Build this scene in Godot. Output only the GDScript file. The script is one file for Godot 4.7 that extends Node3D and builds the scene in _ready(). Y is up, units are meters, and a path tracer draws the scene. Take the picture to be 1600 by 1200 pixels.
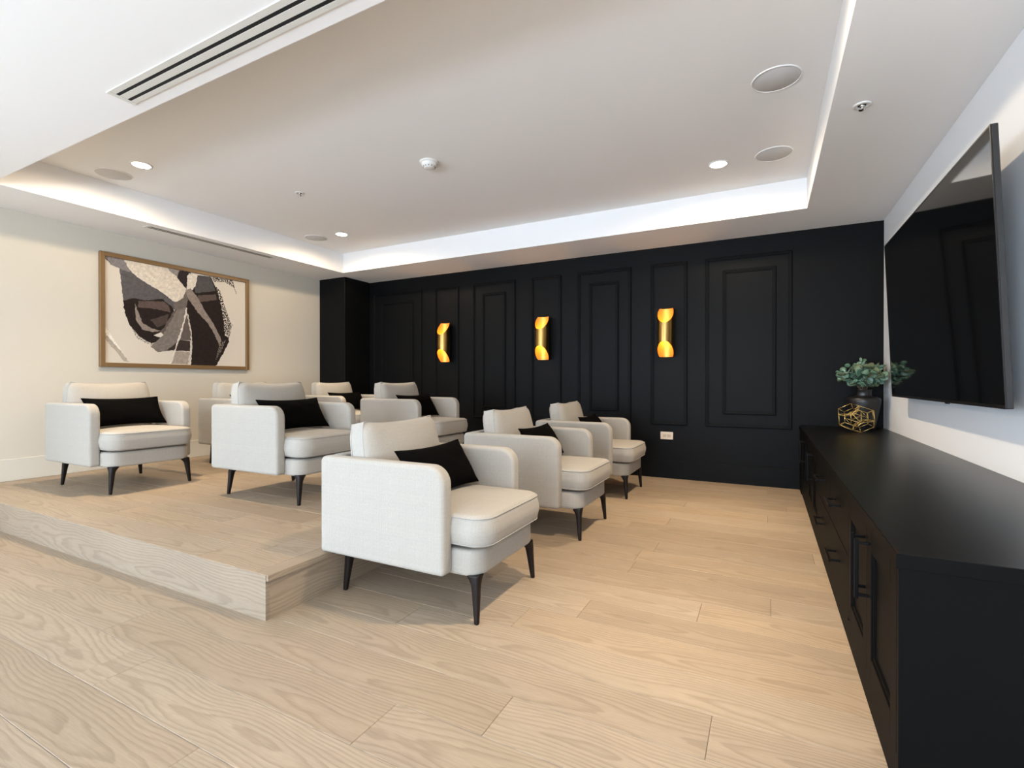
extends Node3D
# A home screening room: black panelled wall, two tiers of grey armchairs, wall screen over a long black cabinet.
# x runs along the black wall towards the screen wall, y up, -z towards the black wall. Metres.

const XL := -5.778      # left wall
const XR := 0.954       # screen wall
const ZB := -5.573      # black wall
const ZF := 5.0         # window wall behind the camera
const H := 2.533        # dropped border of the ceiling
const HT := 2.796       # raised tray
const TL := -5.1145     # tray edges
const TR := 0.306
const TB := -4.8916
const TF := -1.478
const ST := 0.2         # platform height
const XS := -1.945      # platform edges
const ZS := -1.42

var rng := RandomNumberGenerator.new()
var used := {}
var M := {}

# ---------------------------------------------------------------- entry
func _ready():
	rng.seed = 7
	# camera
	var cam := Camera3D.new()
	cam.name = "camera"
	cam.fov = 75.93
	cam.near = 0.05
	cam.position = Vector3(0, 1.05, 0)
	cam.rotation = Vector3(deg_to_rad(-0.22), 0.4772, 0)
	add_child(cam)
	cam.current = true
	# sky, exposure
	var env := Environment.new()
	env.background_mode = Environment.BG_SKY
	var sky := Sky.new()
	var sm := ProceduralSkyMaterial.new()
	sm.sky_top_color = Color(0.45, 0.62, 0.9)
	sm.sky_horizon_color = Color(0.82, 0.88, 0.95)
	sm.ground_bottom_color = Color(0.35, 0.35, 0.35)
	sm.ground_horizon_color = Color(0.7, 0.72, 0.75)
	sky.sky_material = sm
	env.sky = sky
	env.background_energy_multiplier = 1.0
	env.tonemap_mode = Environment.TONE_MAPPER_LINEAR
	env.tonemap_exposure = 1.05
	env.sdfgi_enabled = true
	env.ssao_enabled = true
	env.ssil_enabled = true
	var we := WorldEnvironment.new()
	we.name = "world_environment"
	we.environment = env
	add_child(we)
	# daylight that comes in through the window wall behind the camera
	var day := AreaLight3D.new()
	day.name = "window_daylight"
	day.area_size = Vector2(3.8, 1.9)
	day.position = Vector3(-1.3, 1.35, ZF - 0.06)
	day.light_color = Color(0.83, 0.91, 1.0)
	day.light_energy = 15.5
	day.area_range = 30.0
	day.shadow_enabled = true
	add_child(day)
	# light that the bright ground outside throws up through the same windows
	var ground := AreaLight3D.new()
	ground.name = "window_ground_bounce"
	ground.area_size = Vector2(3.8, 1.0)
	ground.position = Vector3(-1.3, 0.6, ZF - 0.4)
	ground.rotation.x = deg_to_rad(66.0)
	ground.light_color = Color(0.86, 0.93, 1.0)
	ground.light_energy = 42.0
	ground.area_range = 30.0
	ground.shadow_enabled = true
	add_child(ground)

	# daylight through the side window, also behind the camera
	var side := AreaLight3D.new()
	side.name = "side_window_daylight"
	side.area_size = Vector2(3.0, 1.9)
	side.position = Vector3(XL + 0.06, 1.35, 2.6)
	side.rotation.y = -PI / 2
	side.light_color = Color(0.83, 0.91, 1.0)
	side.light_energy = 28.0
	side.area_range = 30.0
	side.shadow_enabled = true
	add_child(side)

	materials()
	shell()
	black_wall()
	floors()
	ceiling_fixtures()
	sconces()
	artwork()
	chairs()
	cabinets()
	television()
	vase_and_orb()
	outlet()

# ---------------------------------------------------------------- naming and tagging
func numbered(n: String) -> String:
	if used.has(n):
		used[n] += 1
		return "%s_%03d" % [n, used[n]]
	used[n] = 0
	return n

func tag(o: Node3D, label: String, category: String, group := ""):
	o.set_meta("label", label)
	o.set_meta("category", category)
	if group: o.set_meta("group", group)

func thing(n: String, label: String, category: String, at := Vector3.ZERO, turn := 0.0, group := "") -> Node3D:
	var o := Node3D.new()
	o.name = numbered(n)
	add_child(o)
	o.position = at
	o.rotation.y = turn
	tag(o, label, category, group)
	return o

func struct_node(n: String, at := Vector3.ZERO) -> Node3D:
	var o := Node3D.new()
	o.name = numbered(n)
	add_child(o)
	o.position = at
	o.set_meta("kind", "structure")
	return o

func obj(n: String, mesh, m: Material, parent: Node = null) -> MeshInstance3D:
	var o := MeshInstance3D.new()
	o.name = numbered(n) if parent == null else n
	o.mesh = mesh.commit() if mesh is SurfaceTool else mesh
	o.material_override = m
	if parent == null: add_child(o)
	else: parent.add_child(o, true)
	return o

func struct(n: String, mesh, m: Material, parent: Node = null) -> MeshInstance3D:
	var o := obj(n, mesh, m, parent)
	if parent == null: o.set_meta("kind", "structure")
	return o

# ---------------------------------------------------------------- mesh helpers
func st_new() -> SurfaceTool:
	var st := SurfaceTool.new()
	st.begin(Mesh.PRIMITIVE_TRIANGLES)
	return st

func tri(st: SurfaceTool, a: Vector3, b: Vector3, c: Vector3, hint: Vector3):
	if (a - c).cross(a - b).dot(hint) < 0:
		var t := b
		b = c
		c = t
	st.add_vertex(a)
	st.add_vertex(b)
	st.add_vertex(c)

func quad(st: SurfaceTool, a: Vector3, b: Vector3, c: Vector3, d: Vector3, hint: Vector3):
	tri(st, a, b, c, hint)
	tri(st, a, c, d, hint)

# a chamfered box
func cbox(st: SurfaceTool, c: Vector3, s: Vector3, b := 0.003, T := Transform3D()):
	st.set_smooth_group(-1)
	var h := s * 0.5
	b = minf(b, minf(h.x, minf(h.y, h.z)) * 0.9)
	var V := {}
	for sx in [-1, 1]:
		for sy in [-1, 1]:
			for sz in [-1, 1]:
				var k := Vector3(sx, sy, sz)
				for ax in 3:
					var v := Vector3(sx * (h.x - b), sy * (h.y - b), sz * (h.z - b))
					v[ax] = k[ax] * h[ax]
					V[[sx, sy, sz, ax]] = T * (c + v)
	var mid: Vector3 = T * c
	for ax in 3:
		var p := (ax + 1) % 3
		var q := (ax + 2) % 3
		for s0 in [-1, 1]:
			var ks := []
			for w in [[-1, -1], [1, -1], [1, 1], [-1, 1]]:
				var k := [0, 0, 0]
				k[ax] = s0
				k[p] = w[0]
				k[q] = w[1]
				ks.append(V[[k[0], k[1], k[2], ax]])
			quad(st, ks[0], ks[1], ks[2], ks[3], (ks[0] + ks[2]) * 0.5 - mid)
			# edges along q where ax and p meet
			for s1 in [-1, 1]:
				var e := []
				for w in [-1, 1]:
					var k := [0, 0, 0]
					k[ax] = s0
					k[p] = s1
					k[q] = w
					e.append(V[[k[0], k[1], k[2], ax]])
					e.append(V[[k[0], k[1], k[2], p]])
				quad(st, e[0], e[1], e[3], e[2], (e[0] + e[3]) * 0.5 - mid)
	for sx in [-1, 1]:
		for sy in [-1, 1]:
			for sz in [-1, 1]:
				tri(st, V[[sx, sy, sz, 0]], V[[sx, sy, sz, 1]], V[[sx, sy, sz, 2]], T.basis * Vector3(sx, sy, sz))
	
func box_mesh(c: Vector3, s: Vector3, b := 0.003) -> ArrayMesh:
	var st := st_new()
	cbox(st, c, s, b)
	st.generate_normals()
	return st.commit()

# box from two corners
func bb(st: SurfaceTool, a: Vector3, c: Vector3, b := 0.003):
	cbox(st, (a + c) * 0.5, (c - a).abs(), b)

func bbm(a: Vector3, c: Vector3, b := 0.003) -> ArrayMesh:
	return box_mesh((a + c) * 0.5, (c - a).abs(), b)

# rounded rectangle outline, corner radii in the order (+,+) (-,+) (-,-) (+,-)
func round_rect(w: float, h: float, r: Array, n := 6, cx := 0.0, cy := 0.0) -> PackedVector2Array:
	var o := PackedVector2Array()
	var sg := [[1, 1], [-1, 1], [-1, -1], [1, -1]]
	for k in 4:
		var rr: float = r[k]
		var c := Vector2(cx + sg[k][0] * (w * 0.5 - rr), cy + sg[k][1] * (h * 0.5 - rr))
		for i in n + 1:
			var a := PI / 2 * (k + float(i) / n)
			o.append(c + Vector2(cos(a), sin(a)) * rr)
	return densify(o, 0.06)

func densify(o: PackedVector2Array, step: float) -> PackedVector2Array:
	var out := PackedVector2Array()
	for i in o.size():
		var a := o[i]
		var b := o[(i + 1) % o.size()]
		if a.distance_to(b) < 1e-5: continue
		var n := int(ceil(a.distance_to(b) / step))
		for k in n:
			out.append(a.lerp(b, float(k) / n))
	return out

func inset(o: PackedVector2Array, d: float) -> PackedVector2Array:
	var out := PackedVector2Array()
	var n := o.size()
	for i in n:
		var t := (o[(i + 1) % n] - o[(i + n - 1) % n]).normalized()
		out.append(o[i] + Vector2(-t.y, t.x) * d)
	return out

# an upholstered slab: outline (counter-clockwise) swept from c0 to c1 along the third axis, edges rounded by b, both faces crowned
func soft_prism(st: SurfaceTool, o: PackedVector2Array, c0: float, c1: float, b: float, crown0: float, crown1: float, T := Transform3D(), bulge := 0.0, seg := 5):
	st.set_smooth_group(0)
	var cen := Vector2.ZERO
	for p in o: cen += p
	cen /= o.size()
	var rings := []
	var ins := inset(o, b)
	var caps := [0.0, 0.3, 0.6, 0.82, 0.95]
	for s in caps:
		rings.append([ins, s, c0 - crown0 * (1.0 - s * s)])
	for i in seg + 1:
		var a := PI / 2 * i / seg
		rings.append([inset(o, b * (1.0 - sin(a))), 1.0, c0 + b * (1.0 - cos(a))])
	if bulge > 0.0:
		for f in [0.3, 0.5, 0.7]:
			rings.append([inset(o, -bulge * sin(PI * f)), 1.0, lerpf(c0 + b, c1 - b, f)])
	for i in seg + 1:
		var a := PI / 2 * (1.0 - float(i) / seg)
		rings.append([inset(o, b * (1.0 - sin(a))), 1.0, c1 - b * (1.0 - cos(a))])
	caps.reverse()
	for s in caps:
		rings.append([ins, s, c1 + crown1 * (1.0 - s * s)])
	var pts := []
	for r in rings:
		var l := PackedVector3Array()
		for p in r[0]:
			var q: Vector2 = cen + (p - cen) * r[1]
			l.append(T * Vector3(q.x, q.y, r[2]))
		pts.append(l)
	var mid: Vector3 = T * Vector3(cen.x, cen.y, (c0 + c1) * 0.5)
	var n := o.size()
	for k in pts.size() - 1:
		var f := (c0 + c1) * 0.5
		for i in n:
			var j := (i + 1) % n
			var a: Vector3 = pts[k][i]
			var bb_: Vector3 = pts[k][j]
			var c: Vector3 = pts[k + 1][j]
			var d: Vector3 = pts[k + 1][i]
			# outward by the outline normal and the face the ring lies on
			var e := (o[j] - o[i]).normalized()
			var nz := 0.0
			if k < caps.size(): nz = -1.0
			elif k >= pts.size() - caps.size() - 1: nz = 1.0
			var hint: Vector3 = T.basis * (Vector3(e.y, -e.x, 0) if nz == 0.0 else Vector3(0, 0, nz))
			if rings[k][1] == 0.0: tri(st, a, c, d, hint)
			elif rings[k + 1][1] == 0.0: tri(st, a, bb_, c, hint)
			else: quad(st, a, bb_, c, d, hint)

# a tube along points
func tube(st: SurfaceTool, path: Array, r: float, sides := 6, closed := false, r2 := -1.0):
	st.set_smooth_group(0)
	var n := path.size()
	var rings := []
	var up := Vector3(0.13, 0.97, 0.21).normalized()
	for i in n:
		var t: Vector3
		if closed: t = path[(i + 1) % n] - path[(i + n - 1) % n]
		else: t = path[mini(i + 1, n - 1)] - path[maxi(i - 1, 0)]
		t = t.normalized()
		var u := t.cross(up)
		if u.length() < 0.05: u = t.cross(Vector3.RIGHT)
		u = u.normalized()
		var w := t.cross(u)
		var rr := r if r2 < 0 else lerpf(r, r2, float(i) / maxi(1, n - 1))
		var l := []
		for k in sides:
			var a := TAU * k / sides
			l.append(path[i] + (u * cos(a) + w * sin(a)) * rr)
		rings.append(l)
	for i in (n if closed else n - 1):
		var j := (i + 1) % n
		for k in sides:
			var m := (k + 1) % sides
			var mid: Vector3 = (path[i] + path[j]) * 0.5
			quad(st, rings[i][k], rings[i][m], rings[j][m], rings[j][k], (rings[i][k] + rings[j][m]) * 0.5 - mid)
	if not closed:
		for k in sides:
			var m := (k + 1) % sides
			tri(st, path[0], rings[0][k], rings[0][m], path[0] - path[1])
			tri(st, path[n - 1], rings[n - 1][k], rings[n - 1][m], path[n - 1] - path[n - 2])

# a lathed profile [radius, height] about y; smooth unless a point repeats
func lathe(st: SurfaceTool, prof: Array, seg := 32, T := Transform3D()):
	st.set_smooth_group(0)
	for i in prof.size() - 1:
		var p: Vector2 = prof[i]
		var q: Vector2 = prof[i + 1]
		if p.distance_to(q) < 1e-6: continue
		var d := (q - p).normalized()
		for k in seg:
			var a0 := TAU * k / seg
			var a1 := TAU * (k + 1) / seg
			var am := (a0 + a1) * 0.5
			var hint: Vector3 = T.basis * Vector3(cos(am) * d.y, -d.x, sin(am) * d.y)
			var A: Vector3 = T * Vector3(cos(a0) * p.x, p.y, sin(a0) * p.x)
			var B: Vector3 = T * Vector3(cos(a1) * p.x, p.y, sin(a1) * p.x)
			var C: Vector3 = T * Vector3(cos(a1) * q.x, q.y, sin(a1) * q.x)
			var D: Vector3 = T * Vector3(cos(a0) * q.x, q.y, sin(a0) * q.x)
			if p.x < 1e-6: tri(st, A, C, D, hint)
			elif q.x < 1e-6: tri(st, A, B, D, hint)
			else: quad(st, A, B, C, D, hint)

func lathed(prof: Array, seg := 32) -> SurfaceTool:
	var st := st_new()
	lathe(st, prof, seg)
	st.generate_normals()
	return st

# ---------------------------------------------------------------- materials
func mat(c: Color, rough := 0.6, metal := 0.0) -> StandardMaterial3D:
	var m := StandardMaterial3D.new()
	m.albedo_color = c
	m.roughness = rough
	m.metallic = metal
	return m

func noise_tex(freq: float, seed_: int, size := 256, normal := false, strength := 4.0) -> NoiseTexture2D:
	var n := FastNoiseLite.new()
	n.seed = seed_
	n.frequency = freq
	n.fractal_octaves = 4
	var t := NoiseTexture2D.new()
	t.noise = n
	t.width = size
	t.height = size
	t.seamless = true
	t.as_normal_map = normal
	t.bump_strength = strength
	return t

func fabric_tex() -> ImageTexture:
	# a slubby linen weave: warp and weft threads of slightly different greys
	var n := 256
	var r := RandomNumberGenerator.new()
	r.seed = 3
	var warp := PackedFloat32Array()
	var weft := PackedFloat32Array()
	for i in n:
		warp.append(r.randf_range(-1, 1))
		weft.append(r.randf_range(-1, 1))
	var slub := FastNoiseLite.new()
	slub.frequency = 0.06
	slub.seed = 5
	var data := PackedByteArray()
	data.resize(n * n * 3)
	for y in n:
		for x in n:
			var over := ((x + y) & 1) == 0
			var v := 0.84
			if over: v += 0.04 * warp[x] + 0.05 * slub.get_noise_2d(x * 9.0, y * 0.7)
			else: v += 0.04 * weft[y] + 0.05 * slub.get_noise_2d(x * 0.7 + 900, y * 9.0)
			v += r.randf_range(-0.1, 0.1)
			var k := (y * n + x) * 3
			data[k] = clampi(int(v * 255), 0, 255)
			data[k + 1] = clampi(int(v * 251), 0, 255)
			data[k + 2] = clampi(int(v * 243), 0, 255)
	return ImageTexture.create_from_image(Image.create_from_data(n, n, false, Image.FORMAT_RGB8, data))

func oak_tex(seed_: int, W: int, Hh: int) -> ImageTexture:
	# flat-sawn oak: growth rings of a tilted, wandering log cut by the plank's face, plus pores along the grain
	var r := RandomNumberGenerator.new()
	r.seed = seed_
	var wob := FastNoiseLite.new()
	wob.seed = seed_
	wob.frequency = 0.9
	wob.fractal_octaves = 2
	var fine := FastNoiseLite.new()
	fine.seed = seed_ + 50
	fine.frequency = 1.0
	fine.fractal_octaves = 2
	var pore := FastNoiseLite.new()
	pore.seed = seed_ + 90
	pore.frequency = 1.0
	pore.fractal_octaves = 1
	var yc := r.randf_range(0.25, 0.75)
	var d0 := r.randf_range(0.1, 0.35)
	var slope := r.randf_range(0.1, 0.26)
	var apex := r.randf_range(0.5, 1.9)
	var data := PackedByteArray()
	data.resize(W * Hh * 3)
	for x in W:
		var lx := 2.4 * x / W
		var depth := d0 + slope * sqrt((lx - apex) * (lx - apex) + 0.02)
		var drift := 0.22 * wob.get_noise_2d(lx * 1.3, 7.0)
		for y in Hh:
			var ly := float(y) / Hh
			var w1 := wob.get_noise_2d(lx * 1.5, ly * 1.3)
			var dy := (ly - yc - drift) * 1.1
			var dz := depth + 0.075 * w1
			var ring := sqrt(dy * dy + dz * dz) * 15.0 + 0.22 * fine.get_noise_2d(lx * 5.0, ly * 6.0)
			var f := ring - floorf(ring)
			var late := smoothstep(0.35, 0.86, f) * (1.0 - smoothstep(0.88, 1.0, f))
			var p := pore.get_noise_2d(lx * 14.0, ly * 95.0)
			var p2 := fine.get_noise_2d(lx * 2.0, ly * 26.0)
			var v := 1.0 - 0.085 * late - 0.07 * maxf(0.0, p) - 0.035 * p2 + 0.03 * w1
			var k := (y * W + x) * 3
			data[k] = clampi(int((0.665 * v) * 255), 0, 255)
			data[k + 1] = clampi(int((0.595 * v - 0.004 * late) * 255), 0, 255)
			data[k + 2] = clampi(int((0.51 * v - 0.008 * late) * 255), 0, 255)
	return ImageTexture.create_from_image(Image.create_from_data(W, Hh, false, Image.FORMAT_RGB8, data))

func materials():
	M.white = mat(Color(0.9, 0.9, 0.9), 0.75)
	M.ceiling = mat(Color(0.93, 0.925, 0.92), 0.8)
	M.cream = mat(Color(0.8, 0.772, 0.715), 0.7)
	M.trim = mat(Color(0.82, 0.8, 0.75), 0.45)
	M.black = mat(Color(0.055, 0.0565, 0.059), 0.5)
	M.black.metallic_specular = 0.22
	var fab := mat(Color(0.775, 0.758, 0.735), 0.95)
	fab.albedo_texture = fabric_tex()
	fab.uv1_triplanar = true
	fab.uv1_scale = Vector3.ONE * 6.5
	fab.rim_enabled = true
	fab.rim = 0.25
	fab.rim_tint = 0.6
	M.fabric = fab
	M.piping = mat(Color(0.65, 0.635, 0.61), 0.95)
	var vel := mat(Color(0.04, 0.036, 0.034), 0.9)
	vel.metallic_specular = 0.12
	M.velvet = vel
	M.leg = mat(Color(0.1, 0.072, 0.063), 0.45)
	M.leg.metallic_specular = 0.35
	M.cabinet = mat(Color(0.052, 0.05, 0.048), 0.55)
	M.cabinet.metallic_specular = 0.15
	M.counter = mat(Color(0.04, 0.039, 0.04), 0.3)
	M.counter.metallic_specular = 0.36
	M.handle = mat(Color(0.035, 0.034, 0.038), 0.45)
	M.handle.metallic_specular = 0.22
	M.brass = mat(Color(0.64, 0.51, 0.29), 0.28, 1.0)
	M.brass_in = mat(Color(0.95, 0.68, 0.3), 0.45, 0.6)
	M.gold = mat(Color(0.85, 0.74, 0.47), 0.32, 1.0)
	M.chrome = mat(Color(0.8, 0.8, 0.8), 0.2, 1.0)
	M.plastic = mat(Color(0.88, 0.87, 0.85), 0.4)
	M.slot = mat(Color(0.03, 0.03, 0.03), 0.8)
	M.vent = mat(Color(0.83, 0.82, 0.79), 0.4)
	M.grille = mat(Color(0.79, 0.785, 0.78), 0.9)
	var gl := StandardMaterial3D.new()
	gl.transparency = BaseMaterial3D.TRANSPARENCY_ALPHA
	gl.albedo_color = Color(1, 1, 1, 0.05)
	gl.roughness = 0.02
	M.glass = gl
	M.oak = []
	for k in 6:
		var t := oak_tex(11 + k * 7, 2048, 256)
		var row := []
		for tint in [Color(1, 1, 1), Color(0.975, 0.972, 0.97), Color(1.0, 0.985, 0.965), Color(0.955, 0.945, 0.935)]:
			var m := mat(tint, 0.5)
			m.albedo_texture = t
			m.metallic_specular = 0.4
			row.append(m)
		M.oak.append(row)

func lamp_mat(c: Color, e: float) -> StandardMaterial3D:
	var m := mat(Color(1, 1, 1), 0.5)
	m.emission_enabled = true
	m.emission = c
	m.emission_energy_multiplier = e
	return m

# ---------------------------------------------------------------- the room
func shell():
	var wl := st_new()
	bb(wl, Vector3(XL - 0.15, -0.05, ZB - 0.15), Vector3(XL, 3.0, 1.1))
	bb(wl, Vector3(XL - 0.15, -0.05, 4.1), Vector3(XL, 3.0, ZF + 0.15))
	bb(wl, Vector3(XL - 0.15, -0.05, 1.1), Vector3(XL, 0.4, 4.1))
	bb(wl, Vector3(XL - 0.15, 2.3, 1.1), Vector3(XL, 3.0, 4.1))
	wl.generate_normals()
	struct("wall_left", wl, M.cream)
	struct("wall_right", bbm(Vector3(XR, -0.05, ZB - 0.15), Vector3(XR + 0.15, 3.0, ZF + 0.15)), M.white)
	# window wall behind the camera
	var wf := st_new()
	var wx0 := -3.3
	var wx1 := 0.7
	var wy0 := 0.4
	var wy1 := 2.3
	bb(wf, Vector3(XL, -0.05, ZF), Vector3(wx0, 3.0, ZF + 0.15))
	bb(wf, Vector3(wx1, -0.05, ZF), Vector3(XR, 3.0, ZF + 0.15))
	bb(wf, Vector3(wx0, -0.05, ZF), Vector3(wx1, wy0, ZF + 0.15))
	bb(wf, Vector3(wx0, wy1, ZF), Vector3(wx1, 3.0, ZF + 0.15))
	wf.generate_normals()
	struct("wall_front", wf, M.white)
	make_window("window_1", Vector3((wx0 + wx1) * 0.5, wy0, ZF + 0.075), (wx1 - wx0) * 0.5, wy1 - wy0, 0.0)
	make_window("window_2", Vector3(XL - 0.075, 0.4, 2.6), 1.5, 1.9, PI / 2)
	# ceiling: a dropped border round a raised tray
	var c := struct_node("ceiling")
	var top := 2.98
	obj("tray_panel", bbm(Vector3(TL, HT, TB), Vector3(TR, top, TF), 0.001), M.ceiling, c)
	obj("border_panel", bbm(Vector3(XL, H, ZB), Vector3(TL, top, ZF), 0.001), M.ceiling, c)
	obj("border_panel", bbm(Vector3(TR, H, ZB), Vector3(XR, top, ZF), 0.001), M.ceiling, c)
	obj("border_panel", bbm(Vector3(TL, H, ZB), Vector3(TR, top, TB), 0.001), M.ceiling, c)
	obj("border_panel", bbm(Vector3(TL, H, TF), Vector3(TR, top, ZF), 0.001), M.ceiling, c)
	# baseboards
	var b := st_new()
	bb(b, Vector3(XL, ST, -5.075), Vector3(XL + 0.016, ST + 0.19, ZS), 0.003)
	bb(b, Vector3(XL, 0, ZS + 0.001), Vector3(XL + 0.016, 0.19, ZF), 0.003)
	b.generate_normals()
	struct("baseboard_left", b, M.trim)

func make_window(n: String, at: Vector3, hw: float, hh: float, turn: float):
	var win := struct_node(n, at)
	win.rotation.y = turn
	var fr := st_new()
	for s in [-1, 1]:
		cbox(fr, Vector3(s * (hw - 0.03), hh * 0.5, 0), Vector3(0.06, hh, 0.08))
	cbox(fr, Vector3(0, 0.03, 0), Vector3(hw * 2 - 0.12, 0.06, 0.08))
	cbox(fr, Vector3(0, hh - 0.03, 0), Vector3(hw * 2 - 0.12, 0.06, 0.08))
	for k in [-1, 0, 1]:
		cbox(fr, Vector3(k * hw * 0.5, hh * 0.5, 0), Vector3(0.05, hh - 0.12, 0.07))
	fr.generate_normals()
	obj("window_frame", fr, M.trim, win)
	for k in 4:
		obj("pane", box_mesh(Vector3(-hw + hw * (k + 0.5) * 0.5, hh * 0.5, 0), Vector3(hw * 0.5 - 0.05, hh - 0.12, 0.006), 0.001), M.glass, win)

func frame_strip(st: SurfaceTool, x0: float, x1: float, y0: float, y1: float, z: float):
	# picture-frame moulding on the black wall: a wide low step and a proud bead
	var w := 0.034
	for q in [[w, 0.012, 0.0], [0.016, 0.021, 0.006]]:
		var ww: float = q[0]
		var dd: float = q[1]
		var o: float = q[2]
		bb(st, Vector3(x0 + o, y0 + o, z), Vector3(x0 + o + ww, y1 - o, z + dd), 0.004)
		bb(st, Vector3(x1 - o - ww, y0 + o, z), Vector3(x1 - o, y1 - o, z + dd), 0.004)
		bb(st, Vector3(x0 + o + ww - 0.004, y0 + o, z), Vector3(x1 - o - ww + 0.004, y0 + o + ww, z + dd), 0.004)
		bb(st, Vector3(x0 + o + ww - 0.004, y1 - o - ww, z), Vector3(x1 - o - ww + 0.004, y1 - o, z + dd), 0.004)

func black_wall():
	var w := struct("wall_back", bbm(Vector3(XL - 0.15, -0.05, ZB - 0.15), Vector3(XR + 0.15, 3.0, ZB), 0.001), M.black)
	var yb := 0.58
	var yt := 2.35
	for f in [[-5.2, -4.3, yb, yt], [-5.045, -4.455, 0.715, 2.21], [-4.08, -3.684, yb, yt], [-3.466, -2.827, yb, yt], [-3.318, -2.969, 0.715, 2.21],
			[-2.611, -2.205, yb, yt], [-2.0, -1.358, yb, yt], [-1.854, -1.504, 0.715, 2.21], [-1.142, -0.756, yb, yt], [-0.575, 0.226, yb, yt], [-0.407, 0.087, 0.715, 2.21]]:
		var st := st_new()
		frame_strip(st, f[0], f[1], f[2], f[3], ZB)
		st.generate_normals()
		obj("panel_moulding", st, M.black, w)
	var b := st_new()
	bb(b, Vector3(XS, 0, ZB), Vector3(0.31, 0.195, ZB + 0.018), 0.004)
	bb(b, Vector3(-5.275, ST, ZB), Vector3(XS, ST + 0.195, ZB + 0.018), 0.004)
	b.generate_normals()
	struct("baseboard_back", b, M.black)
	struct("wall_column", bbm(Vector3(XL, ST, ZB), Vector3(-5.275, H, -5.077), 0.004), M.black)

# one plank: chamfered board whose top carries the grain along x (or z when turned)
func plank(parent: Node, x0: float, x1: float, z0: float, z1: float, y: float, along_z := false, th := 0.012):
	var st := st_new()
	st.set_smooth_group(-1)
	var b := 0.0015
	var L := (z1 - z0) if along_z else (x1 - x0)
	var W := (x1 - x0) if along_z else (z1 - z0)
	var u0 := rng.randf_range(0.0, maxf(0.0, 1.0 - L / 2.4))
	var flip := rng.randf() < 0.5
	var cx := (x0 + x1) * 0.5
	var cz := (z0 + z1) * 0.5
	var gap := 0.0004
	var hx := (x1 - x0) * 0.5 - gap
	var hz := (z1 - z0) * 0.5 - gap
	var top := [Vector3(-hx + b, 0, -hz + b), Vector3(hx - b, 0, -hz + b), Vector3(hx - b, 0, hz - b), Vector3(-hx + b, 0, hz - b)]
	var rim := [Vector3(-hx, -b, -hz), Vector3(hx, -b, -hz), Vector3(hx, -b, hz), Vector3(-hx, -b, hz)]
	var low := []
	for p in rim: low.append(Vector3(p.x, -th, p.z))
	var faces := [[top[0], top[1], top[2], top[3], Vector3.UP]]
	for k in 4:
		var j := (k + 1) % 4
		var n: Vector3 = (rim[k] + rim[j]) * 0.5
		n.y = 0.02
		faces.append([top[k], top[j], rim[j], rim[k], n])
		faces.append([rim[k], rim[j], low[j], low[k], n])
	for f in faces:
		var idx := [0, 1, 2, 0, 2, 3]
		var e: Vector3 = (f[0] - f[2]).cross(f[0] - f[1])
		if e.dot(f[4]) < 0: idx = [0, 2, 1, 0, 3, 2]
		for i in idx:
			var p: Vector3 = f[i]
			var al := (p.z + hz) if along_z else (p.x + hx)
			var ac := ((p.x + hx) if along_z else (p.z + hz)) + p.y
			var u := u0 + al / 2.4
			st.set_uv(Vector2(1.0 - u if flip else u, clampf(ac / maxf(W, 0.2), 0.0, 1.0)))
			st.add_vertex(p)
	st.generate_normals()
	var o := obj("plank", st, M.oak[rng.randi() % M.oak.size()][rng.randi() % 4], parent)
	o.position = Vector3(cx, y, cz)

func row_of_planks(parent: Node, xa: float, xb: float, z0: float, z1: float, y: float, cuts: Array):
	var xs := [xa]
	for c in cuts:
		if c > xa + 0.15 and c < xb - 0.15: xs.append(c)
	xs.append(xb)
	for i in xs.size() - 1:
		plank(parent, xs[i], xs[i + 1], z0, z1, y)

func random_cuts(xa: float, xb: float) -> Array:
	var c := []
	var x := xa + rng.randf_range(0.5, 2.1)
	while x < xb:
		c.append(x)
		x += rng.randf_range(1.3, 2.3)
	return c

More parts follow.
